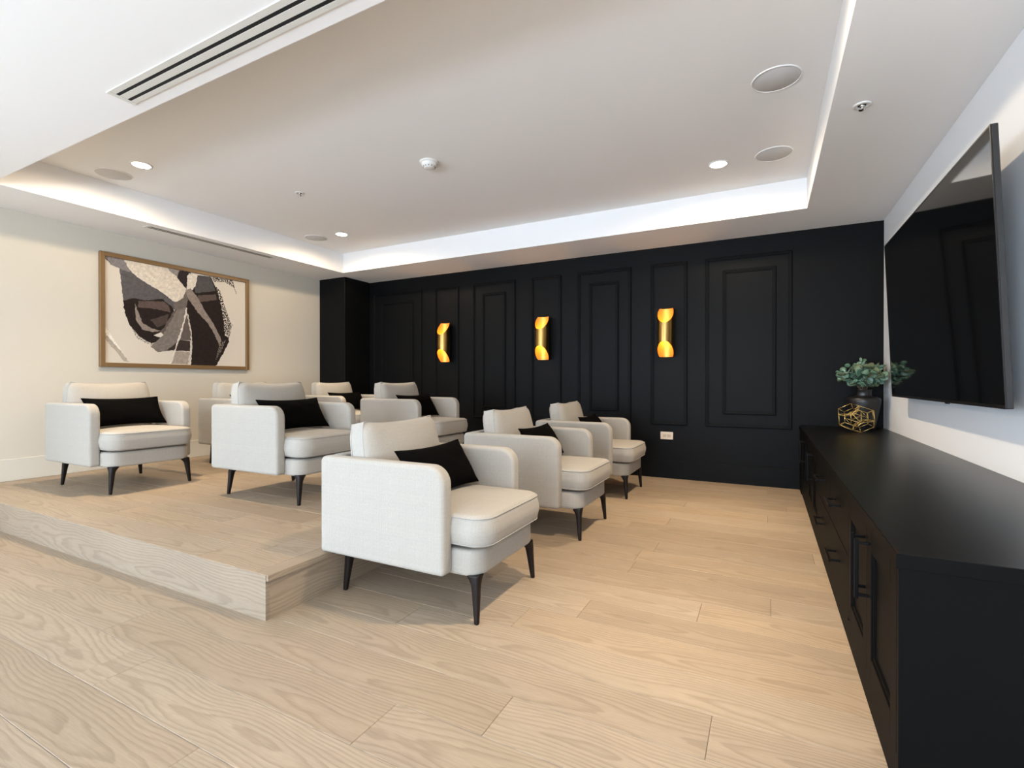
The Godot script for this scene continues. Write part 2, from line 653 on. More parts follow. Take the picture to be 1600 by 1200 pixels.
func floors():
	var f := struct("floor", bbm(Vector3(XL, -0.06, ZB), Vector3(XR, -0.0118, ZF), 0.0005), mat(Color(0.45, 0.38, 0.3), 0.8))
	# joints read off the photograph for the rows in front, the rest at random
	var known := {-0.84: [-4.6, -2.07, -0.1], -1.046: [-4.4, -2.495, -1.07], -1.252: [-5.0, -2.84, -0.75], -2.286: [-1.3, -0.27], -2.492: [-1.6, 0.02], -2.08: [-0.75], -3.11: [-0.62], -3.316: [0.25]}
	var k := -10
	while true:
		var z1 := -0.84 - 0.206 * k
		var z0 := maxf(z1 - 0.206, ZB)
		if z1 <= ZB: break
		var cuts: Array
		var found := false
		for q in known:
			if absf(q - z1) < 0.02:
				cuts = known[q]
				found = true
		var xa := XL if z1 > ZS else XS - 0.03
		if not found: cuts = random_cuts(xa, XR)
		row_of_planks(f, xa, XR, z0, z1, 0.0, cuts)
		k += 1
	# the rest of the boards, behind the camera
	obj("floor_boards", bbm(Vector3(XL, -0.0118, 1.22), Vector3(XR, 0.0, ZF), 0.0005), M.oak[0][1], f)
	# platform
	var p := struct_node("floor_platform")
	obj("platform_core", bbm(Vector3(XL, 0, ZB), Vector3(XS - 0.02, ST - 0.0125, ZS - 0.02), 0.0005), mat(Color(0.45, 0.38, 0.3), 0.8), p)
	var nose := 0.085
	k = 0
	while true:
		var z1 := ZS - 0.003 - 0.206 * k
		var z0 := maxf(z1 - 0.206, ZB)
		if z1 <= ZB + 0.01: break
		row_of_planks(p, XL, XS - nose, z0, z1, ST, random_cuts(XL, XS - nose))
		k += 1
	# nosing boards along the open side, their thickness shows as a band under the edge
	var z := ZS - 0.003
	for L in [1.75, 1.55, 0.85]:
		plank(p, XS - nose, XS + 0.004, z - L, z, ST, true, 0.026)
		z -= L
	# riser boards
	var parts := [[XL, -4.3], [-4.3, XS - 0.008]]
	for q in parts:
		var r := riser(q[0], q[1])
		var rm: StandardMaterial3D = M.oak[1 if q[0] == XL else 4][3].duplicate()
		rm.albedo_color = Color(0.9, 0.9, 0.905)
		obj("riser_board", r, rm, p)
	for q in [[0.0, 2.05, 2], [2.05, 4.15, 3]]:
		var o2 := obj("riser_board", riser(q[0], q[1], ST - 0.0265), M.oak[q[2]][3], p)
		o2.rotation.y = PI / 2
		o2.position = Vector3(XS - ZS - 0.01, 0, ZS - 0.001)

func riser(xa: float, xb: float, y1 := ST - 0.0015) -> SurfaceTool:
	# a board standing on edge just under the platform's lip, grain lengthwise
	var st := st_new()
	st.set_smooth_group(-1)
	var z1 := ZS
	var z0 := ZS - 0.02
	var y0 := 0.0
	var P := [Vector3(xa, y0, z1), Vector3(xb, y0, z1), Vector3(xb, y1, z1), Vector3(xa, y1, z1), Vector3(xa, y0, z0), Vector3(xb, y0, z0), Vector3(xb, y1, z0), Vector3(xa, y1, z0)]
	for f in [[0, 1, 2, 3, Vector3(0, 0, 1)], [1, 5, 6, 2, Vector3(1, 0, 0)], [3, 2, 6, 7, Vector3(0, 1, 0)], [4, 0, 3, 7, Vector3(-1, 0, 0)], [5, 4, 7, 6, Vector3(0, 0, -1)], [4, 5, 1, 0, Vector3(0, -1, 0)]]:
		var idx := [0, 1, 2, 0, 2, 3]
		var e: Vector3 = (P[f[0]] - P[f[2]]).cross(P[f[0]] - P[f[1]])
		if e.dot(f[4]) < 0: idx = [0, 2, 1, 0, 3, 2]
		for i in idx:
			var p: Vector3 = P[f[i]]
			st.set_uv(Vector2((p.x - xa) / 2.4, p.y / 0.206))
			st.add_vertex(p)
	st.generate_normals()
	return st

# ---------------------------------------------------------------- things on the ceiling
func ceiling_fixtures():
	var spots := [[-4.465, -2.15, "round downlight near the left edge of the ceiling tray, beside a large speaker disc"], [-4.455, -4.24, "round downlight in the far corner of the ceiling tray, toward the black column"],
		[-0.345, -4.266, "round downlight in the ceiling tray between the third sconce and a round speaker"], [-0.345, -2.15, "round downlight in the near corner of the ceiling tray, toward the screen wall"]]
	for s in spots:
		var t := thing("downlight", s[2], "ceiling light", Vector3(s[0], HT, s[1]), 0.0, "downlights in the ceiling tray")
		var ring := st_new()
		lathe(ring, [Vector2(0.062, -0.001), Vector2(0.062, -0.006), Vector2(0.075, -0.005), Vector2(0.078, 0.0)], 40)
		ring.generate_normals()
		obj("trim_ring", ring, M.plastic, t)
		var lens := lathed([Vector2(0, -0.006), Vector2(0.04, -0.0055), Vector2(0.062, -0.003), Vector2(0.062, 0.0)], 32)
		obj("light_lens", lens, lamp_mat(Color(1.0, 0.95, 0.86), 60.0), t)
		# the beam, and the weaker wide spill of the lens
		for q in [[54.0, 1.0, 6.2 if s[0] > -2 else 4.6], [88.0, 0.35, 1.5]]:
			var l := SpotLight3D.new()
			l.name = "downlight_beam"
			l.position = Vector3(0, -0.012, 0)
			l.rotation.x = -PI / 2
			l.spot_angle = q[0]
			l.spot_angle_attenuation = q[1]
			l.spot_range = 14.0
			l.spot_attenuation = 2.0
			l.light_color = Color(1.0, 0.9, 0.76)
			l.light_energy = q[2]
			l.light_size = 0.06
			l.shadow_enabled = true
			t.add_child(l, true)
	# speakers
	for s in [[0.047, -3.222, "largest round ceiling speaker, nearest the sprinkler in the dropped border"], [0.048, -4.27, "round ceiling speaker in the tray corner nearest the screen and black wall"],
			[-4.87, -2.14, "round ceiling speaker at the left of the tray, beside the near left downlight"], [-4.85, -4.21, "faint round ceiling speaker in the tray corner nearest the black column"]]:
		var t := thing("ceiling_speaker", s[2], "speaker", Vector3(s[0], HT, s[1]), 0.0, "round speakers in the ceiling tray")
		var g := lathed([Vector2(0, -0.0035), Vector2(0.12, -0.0035), Vector2(0.123, -0.002), Vector2(0.123, 0.0)], 48)
		obj("grille", g, M.grille, t)
		obj("rim", lathed([Vector2(0.123, -0.001), Vector2(0.124, -0.006), Vector2(0.129, -0.005), Vector2(0.131, 0.0)], 48), M.ceiling, t)
	# smoke detector
	var d := thing("smoke_detector", "white round smoke detector in the middle of the ceiling tray", "smoke detector", Vector3(-2.381, HT, -3.175))
	obj("base", lathed([Vector2(0, -0.012), Vector2(0.066, -0.012), Vector2(0.074, -0.008), Vector2(0.076, 0.0)], 36), M.plastic, d)
	obj("head", lathed([Vector2(0, -0.052), Vector2(0.03, -0.051), Vector2(0.042, -0.046), Vector2(0.044, -0.04), Vector2(0.056, -0.034), Vector2(0.062, -0.022), Vector2(0.063, -0.012)], 36), M.plastic, d)
	var ribs := st_new()
	for k in 12:
		var a := TAU * k / 12
		cbox(ribs, Vector3(cos(a) * 0.047, -0.039, sin(a) * 0.047), Vector3(0.006, 0.007, 0.006), 0.001, Transform3D())
	ribs.generate_normals()
	obj("vent_ring", ribs, M.slot, d)
	# sprinklers
	for s in [[-3.83, HT, -3.142, "small recessed sprinkler head in the raised tray, left of the smoke detector"], [0.452, H, -3.206, "recessed sprinkler head in the dropped ceiling border by the screen wall"]]:
		var t := thing("sprinkler_head", s[3], "sprinkler", Vector3(s[0], s[1], s[2]), 0.0, "ceiling sprinkler heads")
		obj("escutcheon", lathed([Vector2(0.02, 0.0), Vector2(0.021, -0.005), Vector2(0.036, -0.006), Vector2(0.041, -0.003), Vector2(0.042, 0.0)], 32), M.plastic, t)
		obj("cup", lathed([Vector2(0, -0.001), Vector2(0.0205, -0.001), Vector2(0.0205, -0.004)], 24), M.slot, t)
		obj("nozzle", lathed([Vector2(0, -0.022), Vector2(0.005, -0.021), Vector2(0.006, -0.012), Vector2(0.012, -0.009), Vector2(0.012, -0.002)], 20), M.chrome, t)
		obj("deflector", lathed([Vector2(0, -0.026), Vector2(0.016, -0.026), Vector2(0.016, -0.024), Vector2(0, -0.022)], 20), M.chrome, t)
	# linear air diffusers
	linear_vent("white linear air vent with two black slots in the near ceiling border", Vector3(-1.95, H, -1.348), 2.1, 0.126, 0.016, [-0.028, 0.024], 0.0)
	linear_vent("long narrow air vent over the framed artwork in the left ceiling border", Vector3(-5.235, H, -3.235), 1.36, 0.09, 0.018, [-0.017, 0.017], PI / 2)

func linear_vent(label: String, at: Vector3, L: float, W: float, sw: float, slots: Array, turn: float):
	var t := thing("air_vent", label, "air vent", at, turn, "linear air vents in the ceiling border")
	var f := st_new()
	var y := -0.004
	# bars between and around the slots
	var edges := [-W * 0.5]
	for s in slots:
		edges.append(s - sw * 0.5)
		edges.append(s + sw * 0.5)
	edges.append(W * 0.5)
	for i in range(0, edges.size(), 2):
		bb(f, Vector3(-L / 2 + 0.03, -0.0045, edges[i]), Vector3(L / 2 - 0.03, 0.0, edges[i + 1]), 0.001)
	for s in [-1, 1]:
		bb(f, Vector3(s * L / 2, -0.006, -W / 2), Vector3(s * (L / 2 - 0.03), 0.0, W / 2), 0.0015)
	f.generate_normals()
	obj("frame", f, M.vent, t)
	for s in slots:
		obj("slot", bbm(Vector3(-L / 2 + 0.03, -0.0043, s - sw / 2), Vector3(L / 2 - 0.03, 0.0, s + sw / 2), 0.0003), M.slot, t)

# ---------------------------------------------------------------- wall sconces
func sconces():
	var labels := ["brass tube sconce on the black wall, the one closest to the black column", "brass tube sconce on the black wall, between the other two sconces", "brass tube sconce on the black wall, above the outlet and nearest the screen"]
	var xs := [-3.86, -2.415, -0.965]
	for k in 3:
		var t := thing("wall_sconce", labels[k], "wall lamp", Vector3(xs[k], 1.585, ZB), 0.0, "brass wall sconces")
		var r := 0.085
		var zc := 0.115
		var seg := 48
		var st := st_new()
		st.set_smooth_group(0)
		var ins := st_new()
		ins.set_smooth_group(0)
		var rim := st_new()
		rim.set_smooth_group(0)
		var rim2 := st_new()
		rim2.set_smooth_group(0)
		var hf := func(a: float) -> float:
			var s := (1.0 - cos(a)) * 0.5
			return minf(0.262, 0.098 + 0.17 * s / 0.78)
		for i in seg:
			var a0 := TAU * i / seg
			var a1 := TAU * (i + 1) / seg
			var o0 := Vector3(sin(a0), 0, cos(a0))
			var o1 := Vector3(sin(a1), 0, cos(a1))
			var h0: float = hf.call(a0)
			var h1: float = hf.call(a1)
			var c := Vector3(0, 0, zc)
			var ri := r - 0.004
			var A := c + o0 * r
			var B := c + o1 * r
			var C := c + o0 * ri
			var D := c + o1 * ri
			var u0 := Vector3.UP * h0
			var u1 := Vector3.UP * h1
			quad(st, A - u0, B - u1, B + u1, A + u0, o0 + o1)
			quad(ins, C - u0, D - u1, D + u1, C + u0, -(o0 + o1))
			quad(rim, A + u0, B + u1, D + u1, C + u0, Vector3.UP)
			quad(rim2, A - u0, B - u1, D - u1, C - u0, Vector3.DOWN)
		st.generate_normals()
		ins.generate_normals()
		rim.generate_normals()
		rim2.generate_normals()
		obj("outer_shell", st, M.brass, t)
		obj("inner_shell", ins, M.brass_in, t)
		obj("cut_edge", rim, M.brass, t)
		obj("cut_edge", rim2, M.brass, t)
		obj("socket_plate", lathed_at([Vector2(0, -0.012), Vector2(0.08, -0.012), Vector2(0.08, 0.012), Vector2(0, 0.012)], 24, Vector3(0, 0, zc)), M.brass, t)
		obj("back_plate", bbm(Vector3(-0.05, -0.11, 0.0), Vector3(0.05, 0.11, 0.032), 0.004), M.black, t)
		for s in [-1, 1]:
			var b := lathed_at([Vector2(0, -0.02), Vector2(0.012, -0.016), Vector2(0.018, -0.004), Vector2(0.018, 0.008), Vector2(0.01, 0.02), Vector2(0, 0.022)], 16, Vector3(0, s * 0.04, zc))
			obj("bulb", b, lamp_mat(Color(1.0, 0.75, 0.4), 3.0), t)
			var l := OmniLight3D.new()
			l.name = "sconce_glow"
			l.position = Vector3(0, s * 0.042, zc)
			l.light_color = Color(1.0, 0.78, 0.45)
			l.light_energy = 0.07
			l.light_size = 0.015
			l.omni_range = 10.0
			l.omni_attenuation = 2.0
			l.shadow_enabled = true
			t.add_child(l, true)

func lathed_at(prof: Array, seg: int, at: Vector3) -> SurfaceTool:
	var st := st_new()
	lathe(st, prof, seg, Transform3D(Basis(), at))
	st.generate_normals()
	return st

# ---------------------------------------------------------------- framed print
func print_tex() -> ImageTexture:
	var W := 720
	var Hh := 520
	var img := Image.create(W, Hh, false, Image.FORMAT_RGB8)
	img.fill(Color(0.82, 0.785, 0.73))
	var nz := FastNoiseLite.new()
	nz.seed = 21
	nz.frequency = 0.02
	nz.fractal_octaves = 4
	var ink := Color(0.17, 0.14, 0.13)
	var L := [
		["ll", Color(0.67, 0.63, 0.58), [0, 0.712, 0.028, 0.777, 0.086, 0.873, 0.14, 0.982, 0.109, 0.984, 0.07, 0.9, 0.021, 0.815, 0, 0.765], 0],
		["lw", Color(0.9, 0.87, 0.82), [0, 0.66, 0.037, 0.739, 0.096, 0.872, 0.084, 0.871, 0.028, 0.774, 0, 0.707], 0],
		["g1", Color(0.36, 0.345, 0.345), [0, 0, 0.116, 0, 0.13, 0.048, 0.15, 0.097, 0.198, 0.149, 0.262, 0.2, 0.35, 0.258, 0.427, 0.334, 0.459, 0.351, 0.443, 0.424, 0.35, 0.395, 0.248, 0.37, 0.17, 0.364, 0.109, 0.4, 0.099, 0.271, 0.086, 0.093, 0.044, 0.073, 0.006, 0.032], 0],
		["g0", Color(0.5, 0.48, 0.475), [0, 0, 0.116, 0, 0.13, 0.048, 0.15, 0.11, 0.1, 0.1, 0.086, 0.093, 0.044, 0.073], 0],
		["belly", ink, [0.106, 0.399, 0.17, 0.358, 0.248, 0.365, 0.35, 0.327, 0.427, 0.404, 0.439, 0.448, 0.396, 0.571, 0.35, 0.669, 0.291, 0.71, 0.35, 0.726, 0.335, 0.762, 0.291, 0.789, 0.248, 0.771, 0.198, 0.721, 0.143, 0.619, 0.116, 0.504], 0],
		["band", Color(0.36, 0.305, 0.28), [0.198, 0.38, 0.366, 0.352, 0.396, 0.386, 0.412, 0.453, 0.291, 0.44, 0.198, 0.446], 0],
		["mid", Color(0.3, 0.26, 0.24), [0.276, 0.555, 0.396, 0.479, 0.389, 0.572, 0.321, 0.627], 0],
		["hook", Color(0.55, 0.5, 0.46), [0.177, 0.406, 0.198, 0.49, 0.226, 0.596, 0.291, 0.643, 0.35, 0.658, 0.291, 0.676, 0.226, 0.662, 0.184, 0.569], 0],
		["right", ink, [0.523, 0.255, 0.607, 0.018, 0.707, 0.004, 0.757, 0.142, 0.793, 0.311, 0.812, 0.485, 0.821, 0.649, 0.859, 0.671, 0.85, 0.736, 0.803, 0.867, 0.748, 1, 0.556, 1, 0.561, 0.859, 0.548, 0.669, 0.532, 0.468, 0.515, 0.364], 0],
		["slate", Color(0.32, 0.31, 0.31), [0.598, 0.021, 0.703, 0.005, 0.748, 0.156, 0.59, 0.216, 0.581, 0.134], 0],
		["brown", Color(0.35, 0.3, 0.275), [0.607, 0.237, 0.748, 0.194, 0.757, 0.255, 0.615, 0.308], 0],
		["up", Color(0.2, 0.17, 0.17), [0.475, 0, 0.556, 0, 0.532, 0.086, 0.523, 0.195, 0.459, 0.105, 0.451, 0.06], 0],
		["join", Color(0.42, 0.385, 0.36), [0.459, 0.333, 0.499, 0.284, 0.523, 0.195, 0.535, 0.3, 0.52, 0.39, 0.459, 0.42, 0.44, 0.43, 0.43, 0.35], 0],
		["fill", Color(0.38, 0.34, 0.32), [0.43, 0.44, 0.465, 0.41, 0.42, 0.583, 0.37, 0.702, 0.34, 0.67, 0.385, 0.571], 0],
		["edge", Color(0.2, 0.165, 0.15), [0.13, 0.56, 0.2, 0.71, 0.3, 0.79, 0.35, 0.78, 0.32, 0.83, 0.26, 0.8, 0.19, 0.75], 2],
		["ctr", Color(0.48, 0.445, 0.415), [0.459, 0.41, 0.517, 0.387, 0.512, 0.5, 0.472, 0.72, 0.425, 0.85, 0.321, 0.877, 0.276, 0.824, 0.358, 0.702, 0.396, 0.583], 0],
		["gm", Color(0.38, 0.34, 0.32), [0.525, 0.457, 0.548, 0.597, 0.552, 0.734, 0.475, 0.736], 0],
		["low", Color(0.24, 0.2, 0.185), [0.475, 0.736, 0.548, 0.74, 0.548, 0.848, 0.381, 0.855], 0],
		["beige", Color(0.63, 0.58, 0.53), [0.443, 0.856, 0.548, 0.86, 0.54, 0.992, 0.412, 0.992], 0],
		["cream", Color(0.82, 0.775, 0.715), [0.116, 0, 0.381, 0, 0.443, 0.062, 0.523, 0.189, 0.499, 0.284, 0.459, 0.333, 0.35, 0.258, 0.276, 0.185, 0.198, 0.138, 0.136, 0.057], 0],
		["up2", Color(0.56, 0.53, 0.51), [0.389, 0, 0.475, 0, 0.455, 0.071, 0.412, 0.036], 0],
		["petal", Color(0.84, 0.8, 0.745), [0.54, 0.012, 0.607, 0.018, 0.59, 0.144, 0.565, 0.186, 0.532, 0.134, 0.527, 0.063], 0],
		["ribbon", Color(0.54, 0.49, 0.455), [0.515, 0.197, 0.556, 0.176, 0.607, 0.261, 0.667, 0.408, 0.738, 0.546, 0.793, 0.703, 0.775, 0.768, 0.729, 0.622, 0.676, 0.518, 0.607, 0.419, 0.54, 0.299], 0],
		["line", Color(0.84, 0.8, 0.75), [0.517, 0.387, 0.527, 0.385, 0.512, 0.53, 0.449, 0.832, 0.418, 0.986, 0.405, 0.986, 0.44, 0.833, 0.502, 0.532], 0],
		["line", Color(0.78, 0.74, 0.69), [0.528, 0.456, 0.536, 0.455, 0.561, 0.643, 0.566, 0.823, 0.541, 0.995, 0.53, 0.995, 0.556, 0.824, 0.551, 0.644], 0],
		["dry", ink, [0.734, 0.085, 0.784, 0.148, 0.821, 0.305, 0.883, 0.526, 0.859, 0.671, 0.812, 0.612, 0.775, 0.365], 1],
		["dry", ink, [0.711, 0.003, 0.888, 0, 0.927, 0.168, 0.898, 0.083, 0.821, 0.038, 0.738, 0.058], 1],
		["dry", Color(0.7, 0.66, 0.61), [0.775, 0.743, 0.83, 0.697, 0.803, 0.8, 0.748, 0.933], 2]]
	for s in L:
		var poly := PackedVector2Array()
		var a: Array = s[2]
		var lo := Vector2(9, 9)
		var hi := Vector2(-9, -9)
		for i in range(0, a.size(), 2):
			var p := Vector2(a[i], a[i + 1])
			poly.append(p)
			lo = lo.min(p)
			hi = hi.max(p)
		var col: Color = s[1]
		for y in range(maxi(0, int(lo.y * Hh) - 3), mini(Hh, int(hi.y * Hh) + 3)):
			for x in range(maxi(0, int(lo.x * W) - 3), mini(W, int(hi.x * W) + 3)):
				var n1 := nz.get_noise_2d(x * 2.0, y * 2.0)
				var p := Vector2(float(x) / W + 0.006 * n1, float(y) / Hh + 0.006 * nz.get_noise_2d(x * 2.0 + 500, y * 2.0))
				if not Geometry2D.is_point_in_polygon(p, poly): continue
				var streak := nz.get_noise_2d(x * 1.5 - y * 1.2, (x + y) * 14.0)
				if s[3] == 1 and nz.get_noise_2d(x * 7.0, y * 4.0) < -0.04: continue
				if s[3] == 2 and nz.get_noise_2d(x * 7.0 + 90, y * 7.0) < 0.16: continue
				var f := 1.0 + 0.16 * streak + 0.1 * n1
				img.set_pixel(x, y, Color(col.r * f, col.g * f, col.b * f))
	return ImageTexture.create_from_image(img)

func artwork():
	var zc := -3.182
	var w := 1.55
	var y0 := 1.2
	var y1 := 2.328
	var h := y1 - y0
	var t := thing("framed_print", "large abstract black, grey and cream print in a thin bronze frame on the wall", "picture", Vector3(XL, y0, zc), PI / 2)
	# local x runs towards -z, local z out of the wall
	var f := st_new()
	var fw := 0.042
	var d := 0.04
	for s in [-1, 1]:
		bb(f, Vector3(s * w / 2, 0, 0.002), Vector3(s * (w / 2 - fw), h, d), 0.003)
	bb(f, Vector3(-w / 2 + fw, 0, 0.002), Vector3(w / 2 - fw, fw, d), 0.003)
	bb(f, Vector3(-w / 2 + fw, h - fw, 0.002), Vector3(w / 2 - fw, h, d), 0.003)
	f.generate_normals()
	obj("frame", f, mat(Color(0.5, 0.39, 0.25), 0.45, 0.2), t)
	var pm := QuadMesh.new()
	pm.size = Vector2(w - 2 * fw, h - 2 * fw)
	var m := mat(Color(1, 1, 1), 0.85)
	m.metallic_specular = 0.2
	m.albedo_texture = print_tex()
	var p := obj("print", pm, m, t)
	p.position = Vector3(0, h / 2, 0.02)
	obj("backing", box_mesh(Vector3(0, h / 2, 0.01), Vector3(w - 2 * fw, h - 2 * fw, 0.014), 0.001), M.slot, t)

# ---------------------------------------------------------------- armchairs and cushions
func make_chair() -> Node3D:
	var t := Node3D.new()
	t.name = numbered("armchair")
	add_child(t)
	# arms: local x forward, outline in (x, y), swept along z
	for s in [-1, 1]:
		var st := st_new()
		var o := round_rect(0.746, 0.478, [0.085, 0.03, 0.018, 0.022], 8, -0.105, 0.444)
		var z0 := 0.295 if s > 0 else -0.37
		soft_prism(st, o, z0, z0 + 0.075, 0.02, 0.004, 0.004)
		st.generate_normals()
		obj("arm", st, M.fabric, t)
	# back panel between the arms
	var bk := st_new()
	soft_prism(bk, round_rect(0.59, 0.478, [0.012, 0.012, 0.012, 0.012], 4, 0.0, 0.444), -0.474, -0.405, 0.016, 0.002, 0.004, Transform3D(Basis(Vector3(0, 0, -1), Vector3(0, 1, 0), Vector3(1, 0, 0)), Vector3.ZERO))
	bk.generate_normals()
	obj("back_panel", bk, M.fabric, t)
	# plan parts: outline in (x, -z), swept upwards
	var P := Transform3D(Basis(Vector3(1, 0, 0), Vector3(0, 0, -1), Vector3(0, 1, 0)), Vector3.ZERO)
	var base := st_new()
	soft_prism(base, round_rect(0.812, 0.6, [0.085, 0.01, 0.01, 0.085], 8, -0.006, 0.0), 0.198, 0.314, 0.02, 0.0, 0.0, P)
	base.generate_normals()
	obj("seat_base", base, M.fabric, t)
	var so := round_rect(0.755, 0.61, [0.095, 0.03, 0.03, 0.095], 9, 0.066, 0.0)
	var seat := st_new()
	soft_prism(seat, so, 0.324, 0.468, 0.032, 0.003, 0.016, P, 0.008)
	seat.generate_normals()
	var sc := obj("seat_cushion", seat, M.fabric, t)
	var pip := st_new()
	for y in [0.338, 0.455]:
		var path := []
		for q in inset(so, 0.0035): path.append(P * Vector3(q.x, q.y, y))
		tube(pip, path, 0.003, 5, true)
	pip.generate_normals()
	obj("piping", pip, M.piping, sc)
	# back cushion: outline in (z, y) with dog ears and a dipped top edge, leaning back
	var lean := Basis(Vector3(0, 0, 1), deg_to_rad(11.0))
	var B := Transform3D(lean, Vector3(-0.243, 0.455, 0))
	var w := 0.598
	var hgt := 0.41
	var te := 0.07
	var nu := 30
	var nv := 20
	var face := func(u: float, v: float, side: float) -> Vector3:
		var k := 1.0 - 0.07 * pow(absf(u * v), 3.0)
		var up := (v + 1.0) * 0.5
		var z := u * k * w * 0.5 * (1.0 + 0.02 * (1.0 - v * v) - 0.02 * up)
		var y := hgt * 0.5 + v * k * hgt * 0.5 - 0.034 * up * up * (1.0 - pow(absf(u), 2.5)) * (0.85 + 0.15 * u)
		var eu := clampf((absf(u) - 0.78) / 0.22, 0.0, 1.0)
		var ev := clampf((absf(v) - 0.72) / 0.28, 0.0, 1.0)
		var e := sqrt(maxf(0.0, 1.0 - minf(1.0, eu * eu + ev * ev)))
		var t_ := te * (0.56 + 0.44 * e) + (0.05 if side > 0 else 0.015) * (1.0 - u * u) * (1.0 - v * v)
		return B * Vector3(side * t_, y, z)
	var bc := st_new()
	bc.set_smooth_group(0)
	var edge := {}
	for side in [-1.0, 1.0]:
		var G := []
		for i in nu + 1:
			var col := []
			for j in nv + 1: col.append(face.call(sin((2.0 * i / nu - 1.0) * PI / 2), sin((2.0 * j / nv - 1.0) * PI / 2), side))
			G.append(col)
		for i in nu:
			for j in nv: quad(bc, G[i][j], G[i + 1][j], G[i + 1][j + 1], G[i][j + 1], B.basis * Vector3(side, 0, 0))
		var l := []
		for i in nu: l.append(G[i][0])
		for j in nv: l.append(G[nu][j])
		for i in nu: l.append(G[nu - i][nv])
		for j in nv: l.append(G[0][nv - j])
		edge[side] = l
	bc.set_smooth_group(1)
	var ctr := B * Vector3(0, hgt * 0.5, 0)
	for i in edge[1.0].size():
		var j: int = (i + 1) % edge[1.0].size()
		quad(bc, edge[-1.0][i], edge[-1.0][j], edge[1.0][j], edge[1.0][i], (edge[1.0][i] + edge[-1.0][i]) * 0.5 - ctr)
	bc.generate_normals()
	var cu := obj("back_cushion", bc, M.fabric, t)
	var bp := st_new()
	for side in [-1.0, 1.0]: tube(bp, edge[side], 0.003, 5, true)
	bp.generate_normals()
	obj("piping", bp, M.piping, cu)
	# legs: tapered, flaring into a bracket under the frame, slightly splayed
	for sx in [-1, 1]:
		for sz in [-1, 1]:
			var lg := st_new()
			lg.set_smooth_group(0)
			var secs := [[0.206, 0.036, 0], [0.197, 0.035, 0], [0.185, 0.028, 0], [0.165, 0.0215, 0], [0.14, 0.019, 0], [0.08, 0.0155, 0], [0.006, 0.0115, 0], [0.0, 0.01, 0]]
			var rings := []
			for s in secs:
				var f: float = s[0] / 0.208
				var big: float = s[1]
				# the flare grows inwards, the outer corner keeps its line
				var ox := lerpf(0.388, 0.372, f) + 0.0
				var oz := lerpf(0.288, 0.268, f)
				var ex := maxf(0.0, big - 0.0215)
				var c := Vector3(sx * (ox - ex * 0.75), s[0], sz * (oz - ex * 0.75))
				var l := []
				for k in 16:
					var a := TAU * k / 16
					var q := Vector2(cos(a), sin(a))
					var m := 1.0 / pow(pow(absf(q.x), 4) + pow(absf(q.y), 4), 0.25)
					l.append(c + Vector3(q.x * m * big * 0.92, 0, q.y * m * big * 0.92))
				rings.append([c, l])
			for i in rings.size() - 1:
				for k in 16:
					var j := (k + 1) % 16
					var mid: Vector3 = (rings[i][0] + rings[i + 1][0]) * 0.5
					quad(lg, rings[i][1][k], rings[i][1][j], rings[i + 1][1][j], rings[i + 1][1][k], (rings[i][1][k] + rings[i + 1][1][j]) * 0.5 - mid)
			for e in [0, rings.size() - 1]:
				for k in 16:
					tri(lg, rings[e][0], rings[e][1][k], rings[e][1][(k + 1) % 16], Vector3.UP if e == 0 else Vector3.DOWN)
			lg.generate_normals()
			obj("leg", lg, M.leg, t)
	return t

func make_pillow() -> Node3D:
	var t := Node3D.new()
	t.name = numbered("lumbar_pillow")
	add_child(t)
	# knife-edge cushion: width along z, height along y, thickness along x, origin at the bottom edge
	var st := st_new()
	st.set_smooth_group(0)
	var nw := 28
	var nh := 16
	var w := 0.565
	var h := 0.268
	var seam := []
	var nz := FastNoiseLite.new()
	nz.seed = 8
	nz.frequency = 3.0
	for side in [-1, 1]:
		var g := []
		for i in nw + 1:
			var col := []
			for j in nh + 1:
				var u := 2.0 * i / nw - 1.0
				var v := 2.0 * j / nh - 1.0
				var pz := u * w * 0.5 * (1.0 - 0.065 * (1.0 - v * v))
				var py := h * 0.5 + v * h * 0.5 * (1.0 - 0.12 * (1.0 - u * u))
				var th := 0.062 * pow(maxf(0.0, (1.0 - pow(absf(u), 2.6)) * (1.0 - pow(absf(v), 2.2))), 0.55)
				th *= 1.0 + 0.12 * nz.get_noise_2d(u, v * 0.6)
				col.append(Vector3(side * th, py, pz))
			g.append(col)
		for i in nw:
			for j in nh:
				quad(st, g[i][j], g[i + 1][j], g[i + 1][j + 1], g[i][j + 1], Vector3(side, 0, 0))
		if side == 1:
			for i in nw + 1: seam.append(g[i][0])
			for j in range(1, nh + 1): seam.append(g[nw][j])
			for i in range(nw - 1, -1, -1): seam.append(g[i][nh])
			for j in range(nh - 1, 0, -1): seam.append(g[0][j])
	st.generate_normals()
	obj("pillow_cover", st, M.velvet, t)
	var sp := st_new()
	tube(sp, seam, 0.0028, 5, true)
	sp.generate_normals()
	obj("seam", sp, M.velvet, t)
	return t

